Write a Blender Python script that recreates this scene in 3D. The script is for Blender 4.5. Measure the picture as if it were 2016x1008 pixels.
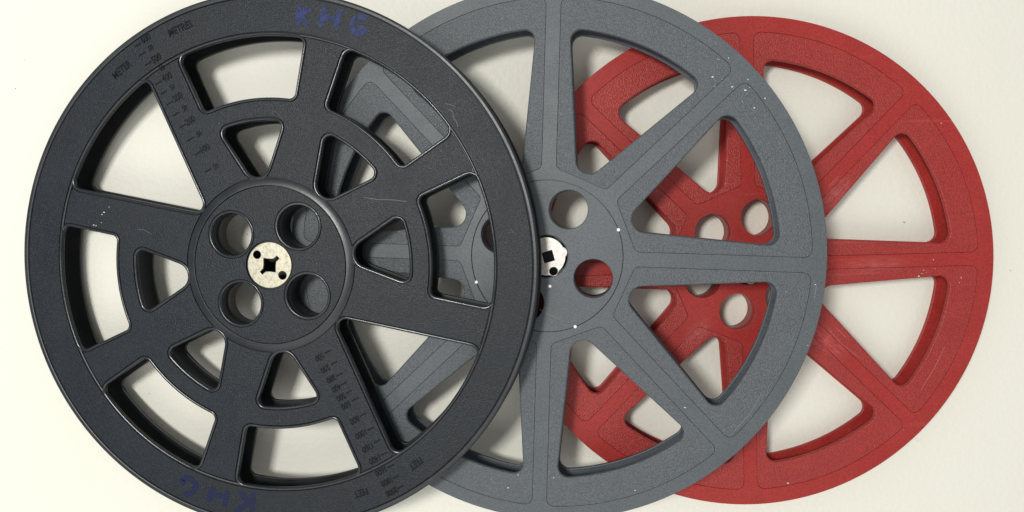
import bpy, bmesh, math, random
import numpy as np
from mathutils import Vector, Matrix
from mathutils.geometry import delaunay_2d_cdt
for o in list(bpy.data.objects): bpy.data.objects.remove(o)
scene = bpy.context.scene
col = scene.collection
R = math.radians
MM = 0.001
random.seed(7)

# ------------------------------------------------------------------ camera
PHI, H = 0.056, 0.59                      # the phone leans a little over three degrees
cam = bpy.data.cameras.new('camera')
cam.sensor_width = 36.0
cam.lens = 36.0 * 1500.0 / 2016.0
cam.clip_start, cam.clip_end = 0.01, 50
camo = bpy.data.objects.new('camera', cam); col.objects.link(camo)
camo.location = (0, math.sin(PHI) * H, math.cos(PHI) * H)
camo.rotation_euler = (-PHI, 0, 0)
scene.camera = camo

# ------------------------------------------------------------------ light
w = bpy.data.worlds.new('World'); scene.world = w; w.use_nodes = True
bg = w.node_tree.nodes['Background']
bg.inputs['Color'].default_value = (1.0, 1.0, 0.97, 1)
bg.inputs['Strength'].default_value = 0.39

def area(name, loc, target, size, size_y, power, color):
    l = bpy.data.lights.new(name, 'AREA'); l.shape = 'RECTANGLE'
    l.size, l.size_y, l.energy, l.color = size, size_y, power, color
    o = bpy.data.objects.new(name, l); col.objects.link(o)
    o.location = loc
    o.rotation_euler = (Vector(target) - Vector(loc)).to_track_quat('-Z', 'Y').to_euler()
    return o
area('ceiling_lamp_near', (-0.62, 0.26, 1.68), (-0.1, 0, 0), 0.30, 0.26, 18.0, (1.0, 0.985, 0.925))
area('ceiling_lamp_far', (-0.35, -1.25, 1.62), (0.0, -.1, 0), 2.2, 1.1, 9.0, (1.0, 0.99, 0.93))

vs = scene.view_settings
vs.view_transform = 'Standard'; vs.look = 'None'; vs.gamma = 1.0; vs.exposure = 0.30
vs.use_curve_mapping = False
scene.render.engine = 'CYCLES'

# ------------------------------------------------------------------ materials
def newmat(name):
    m = bpy.data.materials.new(name); m.use_nodes = True
    nt = m.node_tree; b = nt.nodes['Principled BSDF']
    return m, nt, b
def N(nt, t, **kw):
    n = nt.nodes.new(t)
    for k, v in kw.items():
        if k in n.inputs.keys(): n.inputs[k].default_value = v
        else: setattr(n, k, v)
    return n
def noise(nt, scale, detail=3, rough=.5, coord=None):
    n = N(nt, 'ShaderNodeTexNoise', Scale=scale, Detail=detail, Roughness=rough)
    nt.links.new(coord, n.inputs['Vector']); return n
def ramp(nt, fac, stops):
    r = nt.nodes.new('ShaderNodeValToRGB'); e = r.color_ramp.elements
    while len(e) < len(stops): e.new(0.5)
    for el, (p, c) in zip(e, stops):
        el.position = p; el.color = c if len(c) == 4 else (*c, 1)
    nt.links.new(fac, r.inputs['Fac']); return r
def mixc(nt, fac, a, b, mode='MIX'):
    m = nt.nodes.new('ShaderNodeMix'); m.data_type = 'RGBA'; m.blend_type = mode
    for s, v in (('Factor', fac), ('A', a), ('B', b)):
        sock = [i for i in m.inputs if i.name == s and i.enabled][0] if s != 'Factor' else m.inputs[0]
        if s in 'AB': sock = m.inputs[6] if s == 'A' else m.inputs[7]
        if hasattr(v, 'links'): nt.links.new(v, sock)
        else: sock.default_value = v
    return m.outputs[2]
def bump(nt, b, h, strength, dist):
    n = N(nt, 'ShaderNodeBump', Strength=strength, Distance=dist)
    nt.links.new(h, n.inputs['Height'])
    if b: nt.links.new(n.outputs['Normal'], b.inputs['Normal'])
    return n

def plastic(name, base, rough, grain, gstr, gdist, cloud=.25, light=None, spots=0.0, spec=.5, streak=False, mottle=None, scuffs=()):
    """moulded plastic: grain = size of the leather grain in mm, cloudy handling wear, fine dust"""
    m, nt, b = newmat(name)
    co = nt.nodes.new('ShaderNodeTexCoord').outputs['Object']
    light = light or tuple(min(1, c * 1.9 + .012) for c in base)
    n1 = noise(nt, 38, 5, .62, co)
    r1 = ramp(nt, n1.outputs['Fac'], [(.36, (0, 0, 0)), (.72, (1, 1, 1))])
    f = nt.nodes.new('ShaderNodeMath'); f.operation = 'MULTIPLY'; f.inputs[1].default_value = cloud
    nt.links.new(r1.outputs['Color'], f.inputs[0])
    c = mixc(nt, f.outputs[0], (*base, 1), (*light, 1))
    n2 = noise(nt, 900, 2, .6, co)                       # fine mottling of the matt skin
    r2 = ramp(nt, n2.outputs['Fac'], [(.3, (.74, .74, .74)), (.7, (1.25, 1.25, 1.25))])
    c = mixc(nt, 1.0, c, r2.outputs['Color'], 'MULTIPLY')
    if mottle:                                           # pale flecking of the matt black skin
        n5 = noise(nt, 620, 3, .7, co)
        r5 = ramp(nt, n5.outputs['Fac'], [(.52, (0, 0, 0)), (.74, (1, 1, 1))])
        c = mixc(nt, r5.outputs['Color'], c, (*mottle, 1))
    n6 = noise(nt, 17, 6, .7, co)                        # thin brownish handling grime
    r6 = ramp(nt, n6.outputs['Fac'], [(.50, (0, 0, 0)), (.80, (.45, .45, .45))])
    c = mixc(nt, r6.outputs['Color'], c, (*[x * .72 + y for x, y in zip(base, (.008, .005, .002))], 1))
    for sx, sy, ang, ln, wd in scuffs:                   # rubbed pale patches, millimetres
        mp = N(nt, 'ShaderNodeMapping', vector_type='TEXTURE')
        mp.inputs['Location'].default_value = (sx * MM, sy * MM, 0); mp.inputs['Rotation'].default_value = (0, 0, R(ang))
        mp.inputs['Scale'].default_value = (ln * MM, wd * MM, 1)
        nt.links.new(co, mp.inputs['Vector'])
        gr = N(nt, 'ShaderNodeTexGradient', gradient_type='SPHERICAL'); nt.links.new(mp.outputs[0], gr.inputs['Vector'])
        mq = N(nt, 'ShaderNodeMapping'); mq.inputs['Scale'].default_value = (1.6, 5, 1); nt.links.new(mp.outputs[0], mq.inputs['Vector'])
        nn = N(nt, 'ShaderNodeTexNoise', Scale=1.6, Detail=5.0, Roughness=.7); nt.links.new(mq.outputs[0], nn.inputs['Vector'])
        rn = ramp(nt, nn.outputs['Fac'], [(.42, (0, 0, 0)), (.72, (1, 1, 1))])
        mu = nt.nodes.new('ShaderNodeMath'); mu.operation = 'MULTIPLY'
        nt.links.new(gr.outputs['Fac'], mu.inputs[0]); nt.links.new(rn.outputs['Color'], mu.inputs[1])
        c = mixc(nt, mu.outputs[0], c, (*[min(1, x * 1.25 + .13) for x in base], 1))
    if spots:
        v = N(nt, 'ShaderNodeTexVoronoi', Scale=210.0); nt.links.new(co, v.inputs['Vector'])
        rs = ramp(nt, v.outputs['Distance'], [(.05, (1, 1, 1)), (.085, (0, 0, 0))])
        n3 = noise(nt, 26, 2, .5, co)
        r3 = ramp(nt, n3.outputs['Fac'], [(.6, (0, 0, 0)), (.74, (1, 1, 1))])
        mm = nt.nodes.new('ShaderNodeMath'); mm.operation = 'MULTIPLY'
        nt.links.new(rs.outputs['Color'], mm.inputs[0]); nt.links.new(r3.outputs['Color'], mm.inputs[1])
        m2 = nt.nodes.new('ShaderNodeMath'); m2.operation = 'MULTIPLY'; m2.inputs[1].default_value = spots
        nt.links.new(mm.outputs[0], m2.inputs[0])
        c = mixc(nt, m2.outputs[0], c, (.6, .58, .55, 1))
    if streak:                                           # pale rubbed streaks
        mp = N(nt, 'ShaderNodeMapping'); mp.inputs['Rotation'].default_value = (0, 0, .7)
        mp.inputs['Scale'].default_value = (14, 160, 14)
        nt.links.new(co, mp.inputs['Vector'])
        n4 = N(nt, 'ShaderNodeTexNoise', Scale=1.0, Detail=3.0); nt.links.new(mp.outputs[0], n4.inputs['Vector'])
        r4 = ramp(nt, n4.outputs['Fac'], [(.66, (0, 0, 0)), (.85, (.35, .35, .35))])
        c = mixc(nt, r4.outputs['Color'], c, (*[min(1, x * 1.5 + .1) for x in base], 1))
    nt.links.new(c, b.inputs['Base Color'])
    rr = ramp(nt, n1.outputs['Fac'], [(.3, (rough - .06,) * 3), (.75, (rough + .08,) * 3)])
    nt.links.new(rr.outputs['Color'], b.inputs['Roughness'])
    b.inputs['Specular IOR Level'].default_value = spec
    if gstr:
        g1 = noise(nt, 1000.0 / grain, 2, .55, co)
        rg = ramp(nt, g1.outputs['Fac'], [(.34, (0, 0, 0)), (.66, (1, 1, 1))])
        bump(nt, b, rg.outputs['Color'], gstr, gdist)
    return m

BLACK = (.0065, .0100, .0160)
GREY = (.080, .093, .107)
RED = (.325, .024, .021)
M = {}
M['black_face'] = plastic('black_grained_plastic', BLACK, .40, .85, .65, .0002, .5, (.018, .023, .030),   .25, .27, False, (.024, .029, .036))
M['black_lip'] = plastic('black_smooth_plastic', BLACK, .22, 1.0, .12, .0001, .4, (.018, .022, .028), 0, .6)
M['black_ring'] = plastic('black_rubbed_plastic', BLACK, .36, 1.0, .2, .0001, .6, (.03, .033, .037), 0, .5)
M['black_deep'] = plastic('black_moulded_plastic', (.007, .008, .010), .40, 1.0, .1, .0001, .2, None, 0, .35)
M['black_relief_shade'] = plastic('black_polished_shade_plastic', (.004, .005, .0065), .38, 1.0, 0, .0001, .0, None, 0, .15)  # raised figures: base colour darkened to stand in for shading along their outlines
M['grey_face'] = plastic('grey_smooth_plastic', GREY, .50, .8, .25, .00012, .3, (.112, .124, .136), .12, .38)
M['grey_panel'] = plastic('grey_leather_grain_plastic', (.080, .093, .107), .40, 1.05, .65, .0004, .3, (.108, .120, .132), .18, .42)
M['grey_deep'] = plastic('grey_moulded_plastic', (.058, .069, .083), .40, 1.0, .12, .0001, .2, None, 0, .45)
M['red_face'] = plastic('red_smooth_plastic', RED, .45, .9, .25, .00012, .25, (.39, .045, .039), .0, .36, True, None, [(63, 52, 45, 22, 9), (58, -56, -42, 26, 9), (92, 0, 4, 30, 7), (-75, 62, -50, 18, 8), (20, 62, 80, 14, 8), (-38, -52, 45, 16, 8)])
M['red_panel'] = plastic('red_leather_grain_plastic', (.312, .023, .020), .38, 1.05, .7, .00034, .25, (.38, .044, .038), .05, .42, True, None, [(63, 52, 45, 22, 9), (58, -56, -42, 26, 9), (92, 0, 4, 30, 7), (-75, 62, -50, 18, 8), (20, 62, 80, 14, 8), (-38, -52, 45, 16, 8)])
M['red_deep'] = plastic('red_moulded_plastic', (.31, .024, .020), .42, 1.0, .1, .0001, .2, None, 0, .45)

def metal(name, base, rough, tint):
    m, nt, b = newmat(name)
    co = nt.nodes.new('ShaderNodeTexCoord').outputs['Object']
    n = noise(nt, 420, 5, .75, co)
    r = ramp(nt, n.outputs['Fac'], [(.30, tint), (.52, base), (.8, tuple(min(1, c * 1.1) for c in base))])
    nt.links.new(r.outputs['Color'], b.inputs['Base Color'])
    b.inputs['Metallic'].default_value = .55
    b.inputs['Roughness'].default_value = rough
    n2 = noise(nt, 700, 3, .6, co); bump(nt, b, n2.outputs['Fac'], .25, .0002)
    return m
M['nickel'] = metal('tarnished_nickel', (.48, .46, .37), .38, (.30, .27, .20))
M['zinc'] = metal('dull_zinc', (.46, .445, .42), .40, (.34, .30, .26))

def flat(name, c, rough=.6):
    m, nt, b = newmat(name); b.inputs['Base Color'].default_value = (*c, 1); b.inputs['Roughness'].default_value = rough
    return m
M['fleck'] = flat('white_paint_fleck', (.62, .61, .57))
M['dot_white'] = flat('plain_off_white', (.82, .80, .72), .4)  # plain off-white for the small discs on the grey hub

def marker(name, c, lo, hi, top):
    m, nt, b = newmat(name)
    co = nt.nodes.new('ShaderNodeTexCoord').outputs['Object']
    n = noise(nt, 330, 4, .65, co)
    r = ramp(nt, n.outputs['Fac'], [(lo, (0, 0, 0)), (hi, (top,) * 3)])
    nt.links.new(r.outputs['Color'], b.inputs['Alpha'])
    b.inputs['Base Color'].default_value = (*c, 1); b.inputs['Roughness'].default_value = .5
    b.inputs['Specular IOR Level'].default_value = .22
    return m
M['ink_faded'] = marker('faded_blue_marker', (.026, .040, .150), .24, .56, .82)
M['ink_dark'] = marker('dark_blue_marker', (.007, .011, .046), .14, .36, 1.0)

def table_mat():
    m, nt, b = newmat('off_white_laminate')
    co = nt.nodes.new('ShaderNodeTexCoord').outputs['Object']
    n = noise(nt, 3.5, 3, .5, co)
    r = ramp(nt, n.outputs['Fac'], [(.3, (.762, .752, .678)), (.7, (.786, .776, .706))])
    nt.links.new(r.outputs['Color'], b.inputs['Base Color'])
    b.inputs['Roughness'].default_value = .48
    b.inputs['Specular IOR Level'].default_value = .3
    v = noise(nt, 230, 3, .6, co)
    bump(nt, b, v.outputs['Fac'], .6, .0008)
    return m
M['table'] = table_mat()

# ------------------------------------------------------------------ outline helpers (millimetres)
def circle(r, n, cx=0, cy=0, a0=0):
    return [(cx + r * math.cos(a0 + 2 * math.pi * i / n), cy + r * math.sin(a0 + 2 * math.pi * i / n)) for i in range(n)]
def rot(pts, deg):
    c, s = math.cos(R(deg)), math.sin(R(deg))
    return [(x * c - y * s, x * s + y * c) for x, y in pts]
def arcpts(r, a0, a1, n):
    return [(r * math.cos(R(a0 + (a1 - a0) * i / n)), r * math.sin(R(a0 + (a1 - a0) * i / n))) for i in range(n + 1)]
def line(p, q, n=24):
    return [(p[0] + (q[0] - p[0]) * i / n, p[1] + (q[1] - p[1]) * i / n) for i in range(n + 1)]
def plen(p):
    return sum(math.dist(a, b) for a, b in zip(p, p[1:]))
def trim(p, d0, d1):
    """cut d0 off the start and d1 off the end of a polyline"""
    def cut(q, d):
        q = list(q)
        while len(q) > 2 and math.dist(q[0], q[1]) <= d:
            d -= math.dist(q[0], q[1]); q.pop(0)
        L = math.dist(q[0], q[1]); f = d / L if L > 1e-9 else 0
        q[0] = (q[0][0] + (q[1][0] - q[0][0]) * f, q[0][1] + (q[1][1] - q[0][1]) * f)
        return q
    return cut(cut(p, d0)[::-1], d1)[::-1]
def unit(a, b):
    d = math.dist(a, b); return ((b[0] - a[0]) / d, (b[1] - a[1]) / d)
def rounded(sides, radii):
    """sides: polylines corner to corner, counter-clockwise; radii[i] rounds the corner at the END of side i"""
    n = len(sides); Ls = []
    for i in range(n):
        d0 = unit(sides[i][-2], sides[i][-1]); d1 = unit(sides[(i + 1) % n][0], sides[(i + 1) % n][1])
        th = abs(math.atan2(d0[0] * d1[1] - d0[1] * d1[0], d0[0] * d1[0] + d0[1] * d1[1]))
        Ls.append((radii[i] * math.tan(th / 2), th))
    ts = [trim(sides[i], Ls[i - 1][0], Ls[i][0]) for i in range(n)]
    out = []
    for i in range(n):
        a, b = ts[i], ts[(i + 1) % n]
        out += a[:-1]
        d0 = unit(a[-2], a[-1]); d1 = unit(b[0], b[1])
        k = 4 / 3 * math.tan(Ls[i][1] / 4) * radii[i]
        p0, p3 = a[-1], b[0]
        p1 = (p0[0] + d0[0] * k, p0[1] + d0[1] * k); p2 = (p3[0] - d1[0] * k, p3[1] - d1[1] * k)
        for j in range(10):
            t = j / 10; u = 1 - t
            out.append(tuple(u**3 * p0[q] + 3 * u * u * t * p1[q] + 3 * u * t * t * p2[q] + t**3 * p3[q] for q in (0, 1)))
    # drop points that lie nearly on top of each other
    res = []
    for p in out:
        if not res or math.dist(p, res[-1]) > .12: res.append(p)
    if math.dist(res[0], res[-1]) < .12: res.pop()
    return res
def wedge(apex, half, Ro, rtip, rout, axis):
    """rounded triangle: straight sides from an apex on the axis, outer side an arc about the reel's centre"""
    t = math.tan(R(half)); A = 1 + t * t; B = -2 * t * t * apex; C = t * t * apex * apex - Ro * Ro
    u = (-B + math.sqrt(B * B - 4 * A * C)) / (2 * A); v = (u - apex) * t; a = math.degrees(math.atan2(v, u))
    s = [line((apex, 0), (u, -v)), arcpts(Ro, -a, a, 40), line((u, v), (apex, 0))]
    return rot(rounded(s, [rout, rout, rtip]), axis)
def block(half, Ri, Ro, rin, rout, axis):
    """rounded annulus sector with radial sides"""
    p = lambda r, s: (r * math.cos(R(half)), s * r * math.sin(R(half)))
    s = [line(p(Ri, -1), p(Ro, -1)), arcpts(Ro, -half, half, 40), line(p(Ro, 1), p(Ri, 1)), arcpts(Ri, half, -half, 30)]
    return rot(rounded(s, [rout, rout, rin, rin]), axis)
def panel_outline(w, uin, Ro, rin, rout, axis, spread=22.5):
    """panel round a hole: sides run parallel to the neighbouring spokes' centre lines, w away from them"""
    apex = w / math.sin(R(spread)); t = math.tan(R(spread))
    A = 1 + t * t; B = -2 * t * t * apex; C = t * t * apex * apex - Ro * Ro
    u = (-B + math.sqrt(B * B - 4 * A * C)) / (2 * A); v = (u - apex) * t; a = math.degrees(math.atan2(v, u))
    vi = (uin - apex) * t
    s = [line((uin, -vi), (u, -v)), arcpts(Ro, -a, a, 40), line((u, v), (uin, vi)), line((uin, vi), (uin, -vi), 12)]
    return rot(rounded(s, [rout, rout, rin, rin]), axis)
def offset(pts, d):
    """move a counter-clockwise loop inwards by d"""
    n = len(pts); out = []
    for i in range(n):
        a, b = pts[i - 1], pts[(i + 1) % n]
        L = math.dist(a, b) or 1
        out.append((pts[i][0] - (b[1] - a[1]) / L * d, pts[i][1] + (b[0] - a[0]) / L * d))
    return out
def area2(p):
    return sum(p[i - 1][0] * p[i][1] - p[i][0] * p[i - 1][1] for i in range(len(p)))

def solid(name, outer, holes, zb, zt, f, mat, parent, cb=0.0, fh=None, kind=None, cone=None):
    """extruded outline with holes and rounded top edges (f: outer fillet, fh: fillet round the holes)"""
    fh = f if fh is None else fh
    loops = [(outer if area2(outer) > 0 else outer[::-1], f)]
    loops += [(h[::-1] if area2(h) > 0 else h, fh) for h in holes]
    bm = bmesh.new(); tops, bots = [], []
    for pts, fl in loops:
        prof = [(cb, zb), (0, zb + cb)] if cb else [(0, zb)]
        if cone and pts is loops[0][0]:
            prof += [(0, zt - cone[1]), (.15, zt - cone[1] + .12), (cone[0], zt)]
        elif fl > 0:
            for k in range(5):
                a = math.pi / 2 * k / 4
                prof.append((fl * (1 - math.cos(a)), zt - fl + fl * math.sin(a)))
        else: prof.append((0, zt))
        rings = []
        for d, z in prof:
            q = offset(pts, d) if d else pts
            rings.append([bm.verts.new((x * MM, y * MM, z * MM)) for x, y in q])
        n = len(pts)
        for r0, r1 in zip(rings, rings[1:]):
            for i in range(n):
                fa = bm.faces.new((r0[i], r0[(i + 1) % n], r1[(i + 1) % n], r1[i])); fa.smooth = True
        tops.append(rings[-1]); bots.append(rings[0])
    for rs, nz in ((tops, 1), (bots, -1)):
        vv = [v for r in rs for v in r]; es = []; k = 0
        for r in rs:
            es += [(k + i, k + (i + 1) % len(r)) for i in range(len(r))]; k += len(r)
        P = [Vector((v.co.x * 1000, v.co.y * 1000)) for v in vv]
        co, _, fs, ov, _, _ = delaunay_2d_cdt(P, es, [], 0, 1e-6)
        E0 = np.array([P[i] for i, j in es]); E1 = np.array([P[j] for i, j in es])
        dy = E1[:, 1] - E0[:, 1]; dy[dy == 0] = 1e-12
        z0 = rs[0][0].co.z; vm = []
        for i in range(len(co)):
            if ov[i]: vm.append(vv[ov[i][0]])
            else:
                print('CROSSING in', name, co[i]); vm.append(bm.verts.new((co[i].x / 1000, co[i].y / 1000, z0)))
        for tri in fs:
            cx = sum(co[i].x for i in tri) / 3; cy = sum(co[i].y for i in tri) / 3
            m = (E0[:, 1] > cy) != (E1[:, 1] > cy)
            if not (np.count_nonzero(m & (cx < E0[:, 0] + (cy - E0[:, 1]) / dy * (E1[:, 0] - E0[:, 0]))) & 1): continue
            q = [vm[i] for i in tri]
            if len(set(q)) < 3: continue
            try: fa = bm.faces.new(q)
            except ValueError: continue
            fa.smooth = False
            fa.normal_update()
            if fa.normal.z * nz < 0: fa.normal_flip()
    me = bpy.data.meshes.new(name); bm.to_mesh(me); bm.free()
    me.materials.append(M[mat])
    o = bpy.data.objects.new(name, me); col.objects.link(o); o.parent = parent
    if kind: o['kind'] = kind
    return o
def mesh_obj(name, verts, faces, mat, parent, kind=None):
    me = bpy.data.meshes.new(name); me.from_pydata([(x * MM, y * MM, z * MM) for x, y, z in verts], [], faces)
    me.materials.append(M[mat]); me.update()
    o = bpy.data.objects.new(name, me); col.objects.link(o); o.parent = parent
    if kind: o['kind'] = kind
    return o
def reel(loc_top, slope, t, label, group='overlapping film reels'):
    th = math.atan(slope)
    o = bpy.data.objects.new('film_reel', None); col.objects.link(o)
    o.empty_display_size = .02
    n = Vector((-math.sin(th), 0, math.cos(th)))
    o.location = Vector(loc_top) - n * (t * MM)
    o.rotation_euler = (0, -th, 0)
    o['label'] = label; o['category'] = 'film reel'; o['group'] = group
    return o
def flecks(name, pts, z, parent, rmin=.25, rmax=.7):
    vs, fs = [], []
    for x, y in pts:
        r = rmin + (rmax - rmin) * random.random() ** 1.8; n = 8; b = len(vs); s = random.uniform(.6, 1.9); a0 = random.random() * 3
        for k in range(n):
            a = a0 + 2 * math.pi * k / n; q = r * random.uniform(.5, 1.25)
            vs.append((x + q * s * math.cos(a), y + q * math.sin(a), z))
        vs.append((x, y, z + .12))
        for k in range(n): fs.append((b + k, b + (k + 1) % n, b + n))
    return mesh_obj(name, vs, fs, 'fleck', parent, 'stuff')

T = 22.0        # overall thickness of each reel, mm

# ------------------------------------------------------------------ table
bm = bmesh.new()
bmesh.ops.create_cube(bm, size=1.0, matrix=Matrix.Translation((0, 0, -.0125)) @ Matrix.Diagonal((1.6, 1.0, .025, 1)))
bmesh.ops.bevel(bm, geom=list(bm.edges), offset=.003, segments=2, affect='EDGES', profile=.5)
me = bpy.data.meshes.new('table_top'); bm.to_mesh(me); bm.free(); me.materials.append(M['table'])
tb = bpy.data.objects.new('table_top', me); col.objects.link(tb); tb['kind'] = 'structure'

# ------------------------------------------------------------------ eight-spoke reels (grey and red)
def spoke_reel(loc, slope, label, c, Rr, axis0, apex, half, Ro, rtip, w, uin, Rp, hubR, hubN, hubA, hubr, hubd, rings, groove=True):
    root = reel(loc, slope, T, label)
    axes = [axis0 + 45 * k for k in range(8)]
    holes = [wedge(apex, half, Ro, rtip, 7.5, a) for a in axes]
    outs = [panel_outline(w, uin, Rp, 4.5, 5.5, a) for a in axes]
    hub = [circle(hubr, 40, hubd * math.cos(R(hubA + 360 / hubN * k)), hubd * math.sin(R(hubA + 360 / hubN * k))) for k in range(hubN)]
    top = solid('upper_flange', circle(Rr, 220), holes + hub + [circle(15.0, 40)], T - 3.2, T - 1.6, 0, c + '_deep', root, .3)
    # smooth skeleton: rim, spoke strips and the ring round the hub
    solid('spoke_face', circle(Rr, 220), [offset(o, -.13) for o in outs] + ([circle(hubR + .25, 90)] if groove else hub + [circle(15.2, 48)]), T - 1.6, T, .28, c + '_face', top, 0, .16)
    for o, h in zip(outs, holes):
        solid('panel', offset(o, .07), [h], T - 1.6, T - .10, .18, c + '_panel', top, 0, 1.3)
    if groove: solid('hub_face', circle(hubR - .2, 90), hub + [circle(15.2, 48)], T - 1.6, T, .2, c + '_face', top, 0, .7)
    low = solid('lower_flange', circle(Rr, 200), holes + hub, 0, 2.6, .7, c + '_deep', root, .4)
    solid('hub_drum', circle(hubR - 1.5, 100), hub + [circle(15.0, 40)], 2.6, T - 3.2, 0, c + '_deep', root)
    for (x, y) in rings:
        solid('ejector_mark', circle(2.1, 24, x, y), [circle(1.75, 24, x, y)], T - .05, T + .14, .08, c + '_face', top)
    return root, top
G_LOC, G_S = (.0244, .0025, .0487), .137
greyL, gtop = spoke_reel(G_LOC, G_S, 'slate grey film reel with eight tapered spokes, over the red reel',
    'grey', 190.6, 21.0, 53.3, 26.8, 160.0, 9.4, 5.2, 59.8, 181.0, 54.0, 4, 65.0, 13.7, 36.6,
    [(-.3, 20.7), (17.6, 13.1), (22.2, 1.0), (14.4, -16.7)])
R_LOC = (.1766, -.0052, .022)
redL, rtop = spoke_reel(R_LOC, 0.0, 'red film reel with eight tapered spokes, lying flat under the grey reel',
    'red', 182.6, 24.0, 48.0, 26.0, 151.5, 8.8, 5.0, 56.3, 171.0, 53.0, 6, 78.0, 13.8, 36.0,
    [(-34.9, -34.2), (34.9, 34.2)], False)

# metal hub plates of the grey and the red reel
def clip_left(p, x0):
    out = []
    for i in range(len(p)):
        a, b = p[i - 1], p[i]
        if (a[0] >= x0) != (b[0] >= x0):
            f = (x0 - a[0]) / (b[0] - a[0]); out.append((x0, a[1] + (b[1] - a[1]) * f))
        if b[0] >= x0: out.append(b)
    return out
def lobed(r, lobes, n=160):
    out = []
    for i in range(n):
        a = 2 * math.pi * i / n; q = r
        for ang, d, lr in lobes:
            da = (a - R(ang) + math.pi) % (2 * math.pi) - math.pi
            s = d * math.sin(da)
            if abs(s) < lr and math.cos(da) > 0: q = max(q, d * math.cos(da) + math.sqrt(lr * lr - s * s))
        out.append((q * math.cos(a), q * math.sin(a)))
    return out
def square_slot(s, ang, slots, cx=0, cy=0, sw=1.7, sl=8.6, pinch=.0):
    """square drive hole with short slots leaving some of its corners"""
    pts = []
    for k in range(4):
        a = 45 + 90 * k
        r = s / math.sqrt(2)
        x, y = r * math.cos(R(a)), r * math.sin(R(a))
        d = (math.cos(R(a)), math.sin(R(a))); nrm = (-d[1], d[0])
        mid = (.5 * s * (1 - pinch) * math.cos(R(a - 45)), .5 * s * (1 - pinch) * math.sin(R(a - 45)))
        pts.append(mid)
        if k in slots:
            b = r - sw
            pts += [(d[0] * b - nrm[0] * sw, d[1] * b - nrm[1] * sw), (d[0] * sl - nrm[0] * sw, d[1] * sl - nrm[1] * sw),
                    (d[0] * sl + nrm[0] * sw, d[1] * sl + nrm[1] * sw), (d[0] * b + nrm[0] * sw, d[1] * b + nrm[1] * sw)]
        else: pts.append((x, y))
    p = rot(pts, ang)
    return [(x + cx, y + cy) for x, y in p]
plate = clip_left(lobed(13.6, [(14.5, 11.2, 4.0), (-63.5, 10.8, 4.2)]), -4.6)
solid('hub_plate', plate, [square_slot(7.8, 16, [], 1.3, -.2), circle(3.1, 26, 5.2, -10.6)], T - 1.6, T + .25, .2, 'zinc', gtop)
solid('hub_plate', lobed(13.6, [(-80, 11.0, 4.0), (100, 11.0, 4.0)]), [square_slot(7.8, 12, []), circle(3.0, 24, -11, 2)], T - 1.6, T + .25, .2, 'zinc', rtop)
for k in range(4):
    a = R(20.6 - 88.1 * k) if k < 2 else R(20.6 + 90 * (k - 1))
    solid('white_dot', circle(1.15, 20, 54.0 * math.cos(a), 54.0 * math.sin(a)), [], T - .4, T + .2, .2, 'dot_white', gtop)  # small off-white disc marking a white spot on the hub
solid('white_dot', circle(1.1, 16, 2.6, -21.3), [], T - .4, T + .15, .2, 'dot_white', gtop)
flecks('paint_fleck', [(114.5, 139.1), (116.3, 135.3), (123.6, 135.8), (127.1, 133.0), (117.4, 134.9), (115.0, 146.1), (113.3, 123.4),
    (119.5, 121.6), (114.9, 116.7), (125.3, 118.7), (126.3, 116.4), (125.0, 113.5), (127.2, 114.8), (136.6, 121.0), (137.9, 115.8),
    (148.0, 108.2), (133.0, 106.2), (134.9, 114.0), (141.1, 101.8), (97.6, -105.4), (164.2, -23.2), (183.3, -17.8), (179.3, -59.6),
    (129.6, -117.9), (63.7, -166.2), (5.7, -159.8), (-20.1, -159.1), (-27.6, -168.9), (-9, -167), (-40, -163), (22, -171)], T - .02, gtop, .25, .6)
flecks('paint_fleck', [(127.0, -8.7), (129.4, -6.8), (132.6, -5.9), (139.1, -3.0), (137.6, 3.6), (157.5, -13.5), (158.7, -9.7), (130.6, -4.0),
    (119.0, -125.1), (32.5, -166.1), (129.8, -133.5), (140.3, 104.8)], T - .02, rtop, .3, .65)

# ------------------------------------------------------------------ black reel with scales
B_LOC, B_S = (-.1729, -.0039, .0467), .129
blk = reel(B_LOC, B_S, T, 'black film reel with raised length scales and handwritten letters, leaning on the grey reel')
A0 = 6.9
LIP = 2.3
RB = 164.0
axes = [A0 + 45 * k for k in range(8)]
BIG = (3, 7)
outl, kinds = [], []
for k, a in enumerate(axes):
    if k in BIG:
        outl.append(wedge(53.2, 27.3, RB, 8.2, 8.0, a))
    else:
        outl.append(block(17.75, 116.3, RB, 6.5, 8.0, a))
tris = [wedge(46.4, 26.6, 104.6, 11.8, 7.5, a) for k, a in enumerate(axes) if k not in BIG]
opens = [offset(o, LIP) for o in outl + tris]
HB = [(-28.4, 21.8), (21.7, 27.6), (-22.2, -27.7), (27.9, -21.5)]
hub_open = [circle(15.2, 44, x, y) for x, y in HB]
RRIM = 188.6
btop = solid('upper_flange', circle(192.4, 240), opens + hub_open + [circle(16.5, 40)], T - 3.0, T - 1.1, 0, 'black_deep', blk, .3)
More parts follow.
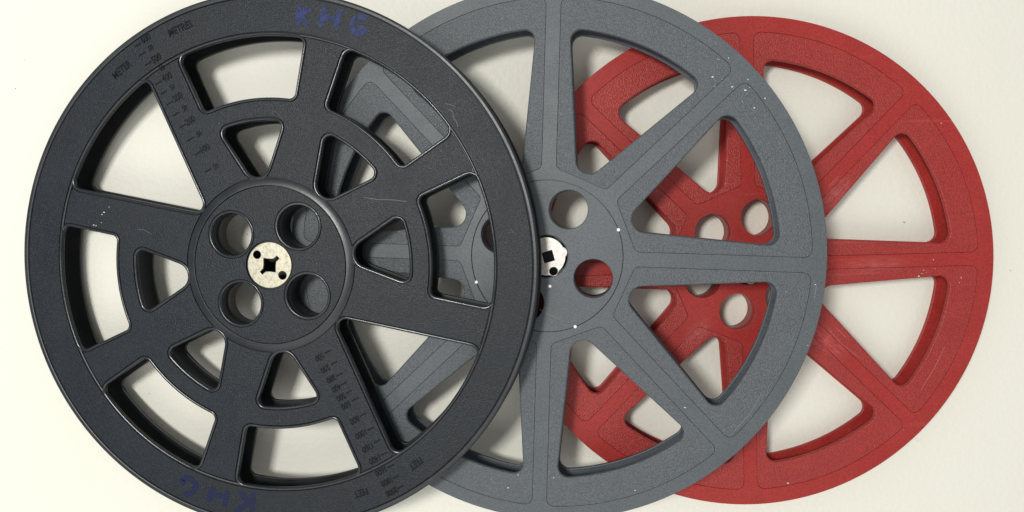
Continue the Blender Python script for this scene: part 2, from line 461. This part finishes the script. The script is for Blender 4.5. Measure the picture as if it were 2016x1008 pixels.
# grained spoke face: its outer edge follows the ring band over the spokes and the hole outlines between them
ZF = T
RS = RB - LIP - .45
def splice(outlines, rcut, gap):
    loop = []
    order = sorted(range(len(outlines)), key=lambda i: axes[i] % 360)
    segs = []
    for i in order:
        pts = offset(outlines[i], -gap)                    # a little wider than the lip
        ax = axes[i]
        rel = rot(pts, -ax)
        n = len(rel)
        keep = [math.hypot(*p) < rcut for p in rel]
        s = next(j for j in range(n) if keep[j] and not keep[j - 1])
        seg = []
        j = s
        while keep[j % n]: seg.append(rel[j % n]); j += 1
        # go from the clockwise side through the inner end to the other side
        if seg[0][1] > seg[-1][1]: seg = seg[::-1]
        segs.append((ax, seg))
    for q, (ax, seg) in enumerate(segs):
        loop += rot(seg, ax)
        a0 = ax + math.degrees(math.atan2(seg[-1][1], seg[-1][0]))
        nx, nseg = segs[(q + 1) % len(segs)]
        a1 = nx + math.degrees(math.atan2(nseg[0][1], nseg[0][0]))
        while a1 < a0: a1 += 360
        loop += arcpts(rcut, a0, a1, 12)[1:-1]
    return loop
face_outer = splice(outl, RS, .35)
solid('spoke_face', face_outer, [offset(tt, -.35) for tt in tris] + [circle(62.9, 110)], T - 1.1, ZF, .18, 'black_face', btop)
solid('flange_face', circle(RRIM - .35, 220), [circle(RB + .35, 220)], T - 1.1, ZF - .05, .2, 'black_face', btop)
solid('ring_band', circle(RB, 220), [circle(RB - LIP, 220)], T - 1.1, T + .2, 1.05, 'black_ring', btop)
solid('rim', circle(192.7, 240), [circle(RRIM, 220)], T - 1.5, T + .45, 1.6, 'black_ring', btop, .2, 1.2)
for o in outl + tris:
    solid('hole_lip', o, [offset(o, LIP)], T - 1.1, T + .3, 1.0, 'black_lip', btop, 0, 1.2)
solid('hub_ring', circle(62.4, 120), [circle(56.7, 110)], T - 1.1, T + .75, 0, 'black_ring', btop, 0, .3, None, (5.3, 1.0))
solid('hub_face', circle(56.2, 110), [circle(17.4, 44, x, y) for x, y in HB] + [circle(17.6, 60)], T - 1.1, T + .6, .2, 'black_face', btop)
for x, y in HB:
    solid('hole_lip', circle(17.1, 44, x, y), [circle(15.2, 44, x, y)], T - 1.1, T + .8, .5, 'black_lip', btop, 0, .7)
blow = solid('lower_flange', circle(192.7, 220), opens + hub_open, 0, 2.6, .6, 'black_deep', blk, .4)
solid('hub_drum', circle(55.5, 110), hub_open + [circle(16.5, 40)], 2.6, T - 3.0, 0, 'black_deep', blk)
solid('hub_plate', circle(16.4, 60), [square_slot(9.6, -3, [0, 2], 0, 0, 1.4, 8.8, .06), circle(3.0, 26, -9.3, 7.4), circle(3.1, 26, 9.5, -7.2)],
      T - 1.1, T + .35, .3, 'nickel', btop)

# raised scales: numbers and tick marks
def text(s, x, y, ang, size, parent, z=T + .02, ht=.34, sx=.74):
    cu = bpy.data.curves.new('numeral', 'FONT'); cu.body = s; cu.size = size * MM
    cu.align_x = 'CENTER'; cu.align_y = 'CENTER'; cu.extrude = ht * MM; cu.resolution_u = 3
    cu.offset = .010 * size * MM
    o = bpy.data.objects.new('numeral', cu); col.objects.link(o)
    dg = bpy.context.evaluated_depsgraph_get()
    me = bpy.data.meshes.new_from_object(o.evaluated_get(dg))
    bpy.data.objects.remove(o)
    me.transform(Matrix.Translation((x * MM, y * MM, z * MM)) @ Matrix.Rotation(R(ang), 4, 'Z') @ Matrix.Diagonal((sx, 1, 1, 1)))
    me.materials.clear(); me.materials.append(M['black_relief_shade'])
    n = bpy.data.objects.new('numeral' if s.isdigit() else 'lettering', me); col.objects.link(n); n.parent = parent
    return n
def tick(x, y, ang, L, parent, wd=1.0, z=T, h=.24):
    p = rot([(-L / 2, -wd / 2), (L / 2, -wd / 2), (L / 2, wd / 2), (-L / 2, wd / 2)], ang)
    solid('tick_mark', [(x + a, y + b) for a, b in p], [], z - .1, z + h, .08, 'black_relief_shade', parent)
MT = [(-45.0, 67.6), (-52.8, 79.8), (-58.0, 90.0), (-63.6, 99.4), (-68.4, 108.0), (-73.1, 115.9), (-77.4, 123.5), (-81.5, 130.4),
      (-85.2, 137.4), (-89.0, 144.3), (-93.4, 151.1), (-96.6, 157.6)]
MX = [(-39.2, 70.3), (-47.3, 83.0), (-51.3, 93.5), (-57.7, 103.0), (-61.7, 111.9), (-67.0, 119.7), (-70.9, 127.0), (-74.7, 134.2),
      (-78.5, 140.8), (-82.6, 147.7), (-86.6, 155.2), (-90.4, 162.0)]
TA = A0 + 112.5 - 90
MT = [(x, y) if abs(math.hypot(x, y) - RS) > 1.5 else (x, y) for x, y in MT]
for k, ((x, y), (u, v)) in enumerate(zip(MT, MX)):
    zz = T if math.hypot(x, y) < 162 else T - .05
    tick(x, y, TA, 5.6, btop, z=zz)
    if k % 2: text(str(50 * (k + 1)), u, v, TA, 7.0, btop)
    else: text('50', u, v, TA, 5.2, btop)
text('METRES', -63.8, 165.1 + 3.0, 20.5, 7.6, btop, T - .03)
text('METER', -109.5, 140.1, 37.0, 7.6, btop, T - .03)
FT = [(42.1, -61.4), (46.7, -69.4), (50.7, -77.5), (53.8, -84.0), (57.5, -89.8), (61.8, -95.1), (67.4, -106.0), (73.1, -115.9),
      (77.6, -124.7), (82.7, -133.5), (87.6, -142.2), (91.2, -149.8), (94.6, -157.0)]
FX = [(36.1, -65.2), (40.1, -73.4), (44.5, -80.7), (48.1, -87.2), (51.6, -93.7), (55.1, -99.3), (61.3, -109.9), (66.1, -119.7),
      (71.0, -129.2), (76.1, -137.6), (80.4, -146.0), (84.6, -153.4), (88.0, -160.6)]
FN = [100, 200, 300, 400, 500, 600, 800, 1000, 1200, 1400, 1600, 1800, 2000]
for (x, y), (u, v), n in zip(FT, FX, FN):
    tick(x, y, TA, 5.2, btop)
    text(str(n), u, v, TA + 180, 6.4, btop)
text('FEET', 105.8, -139.6, TA + 180 + 10, 7.0, btop, T - .03)
text('FEET', 65.4, -162.4, TA + 180 - 10, 7.0, btop, T - .03)

# handwriting with a felt marker: thin ink lying on the plastic
def ink(name, strokes, width, z, mat, parent):
    for st in strokes:
        pts = [st[0]]
        for a, b in zip(st, st[1:]):
            n = max(2, int(math.dist(a, b) / 1.0))
            pts += [(a[0] + (b[0] - a[0]) * i / n, a[1] + (b[1] - a[1]) * i / n) for i in range(1, n + 1)]
        for _ in range(2):
            pts = [pts[0]] + [tuple((pts[i - 1][q] + 2 * pts[i][q] + pts[i + 1][q]) / 4 for q in (0, 1)) for i in range(1, len(pts) - 1)] + [pts[-1]]
        vs, fs = [], []
        n = len(pts)
        for i, p in enumerate(pts):
            d = unit(pts[max(0, i - 1)], pts[min(n - 1, i + 1)])
            e = min(i, n - 1 - i)
            wd = width / 2 * (1 if e > 1 else (.62, .9)[e]) * random.uniform(.9, 1.1)
            vs += [(p[0] - d[1] * wd, p[1] + d[0] * wd, z), (p[0] + d[1] * wd, p[1] - d[0] * wd, z)]
        for i in range(n - 1): fs.append((2 * i, 2 * i + 1, 2 * i + 3, 2 * i + 2))
        z += .012
        yield mesh_obj(name, vs, fs, mat, parent)
TOP = [[(25.2, 182.0), (23.2, 167.9)], [(33.6, 178.9), (28.8, 176.7), (25.1, 174.4)], [(26.2, 174.0), (30.9, 167.0)],
       [(43.6, 179.4), (40.0, 166.2)], [(55.2, 177.6), (51.0, 165.2)], [(42.4, 173.0), (48.0, 172.0), (52.6, 171.6)],
       [(73.6, 171.4), (69.2, 172.4), (65.0, 170.9), (62.6, 167.0), (63.6, 162.6), (67.0, 160.8), (71.0, 161.2), (72.0, 164.2), (68.1, 164.9)]]
list(ink('handwritten_stroke', TOP, 3.7, T + .03, 'ink_faded', btop))
BOT = [[(-15.7, -165.9), (-17.3, -183.6)], [(-25.8, -165.8), (-22.9, -169.3), (-19.3, -174.8)], [(-19.2, -174.4), (-25.2, -177.9), (-30.7, -181.4)],
       [(-46.6, -163.4), (-50.9, -175.1)], [(-35.4, -166.0), (-38.7, -178.2)], [(-47.8, -169.3), (-37.7, -170.0)],
       [(-68.6, -162.6), (-72.0, -159.6), (-68.6, -157.6), (-63.4, -158.4), (-60.1, -161.9), (-61.3, -166.8), (-65.3, -169.9), (-69.9, -169.8)]]
list(ink('handwritten_stroke', BOT, 4.0, T + .03, 'ink_dark', btop))
flecks('paint_fleck', [(-122.7, 41.5), (-126.8, 37.7), (-128.5, 36.0), (-129.2, 30.1), (-135.3, 28.3), (-133.5, 27.9), (-129.2, 24.2), (-140.3, 25.3), (-131.2, 22.6)], T - .01, btop, .35, .7)

# scratches left by handling, and dust on the table
M['scratch'] = flat('pale_scratch', (.09, .094, .10), .5)
def scratch(pts, wd, z, mat, parent):
    for o in ink('scratch', [pts], wd, z, mat, parent): pass
scratch([(70, 48), (80, 46.5), (92, 46.2), (101, 45.0)], .32, T + .02, 'scratch', btop)
scratch([(131, 108), (134, 106), (133.5, 102), (136, 100), (137, 96)], .3, T - .02, 'scratch', btop)
scratch([(128, 112), (132, 111), (135, 109.5)], .25, T - .02, 'scratch', btop)
scratch([(-90, 22), (-96, 25), (-101, 25)], .3, T + .02, 'scratch', btop)
M['scratch_red'] = flat('pale_red_scratch', (.43, .12, .105), .5)
scratch([(148, -62), (141, -78), (131, -95)], .4, T - .05, 'scratch_red', rtop)
scratch([(60, -48), (70, -59), (84, -70)], .35, T + .02, 'scratch_red', rtop)
scratch([(66, -47), (74, -55)], .4, T + .02, 'scratch_red', rtop)
scratch([(58, 58), (66, 66)], .3, T + .02, 'scratch_red', rtop)
M['scratch_grey'] = flat('pale_grey_scratch', (.165, .18, .195), .5)
scratch([(183, -28), (184, -18)], .4, T + .02, 'scratch_grey', gtop)
scratch([(150, -92), (142, -108), (131, -121)], .3, T + .02, 'scratch_grey', gtop)
scratch([(-5, -38), (10, -45)], .25, T + .02, 'scratch_grey', gtop)
M['dust'] = flat('brown_dust', (.22, .19, .15), .8)
rs = random.Random(3)
vs_, fs_ = [], []
for x, y in [(303, 26), (331, -34), (338, -12), (-372, 150)] + [(rs.uniform(-390, 390), rs.uniform(-190, 190)) for _ in range(26)]:
    b = len(vs_); r = rs.uniform(.15, .5); a = rs.uniform(0, 6); e = rs.uniform(1, 2.6)
    for k in range(6):
        u, v = r * e * math.cos(k * math.pi / 3), r * math.sin(k * math.pi / 3)
        vs_.append((x + u * math.cos(a) - v * math.sin(a), y + u * math.sin(a) + v * math.cos(a), .02))
    vs_.append((x, y, .2))
    fs_ += [(b + k, b + (k + 1) % 6, b + 6) for k in range(6)]
du = mesh_obj('dust_speck', vs_, fs_, 'dust', None, 'stuff')
du['label'] = 'scattered brown dust specks lying on the white table'; du['category'] = 'dust'
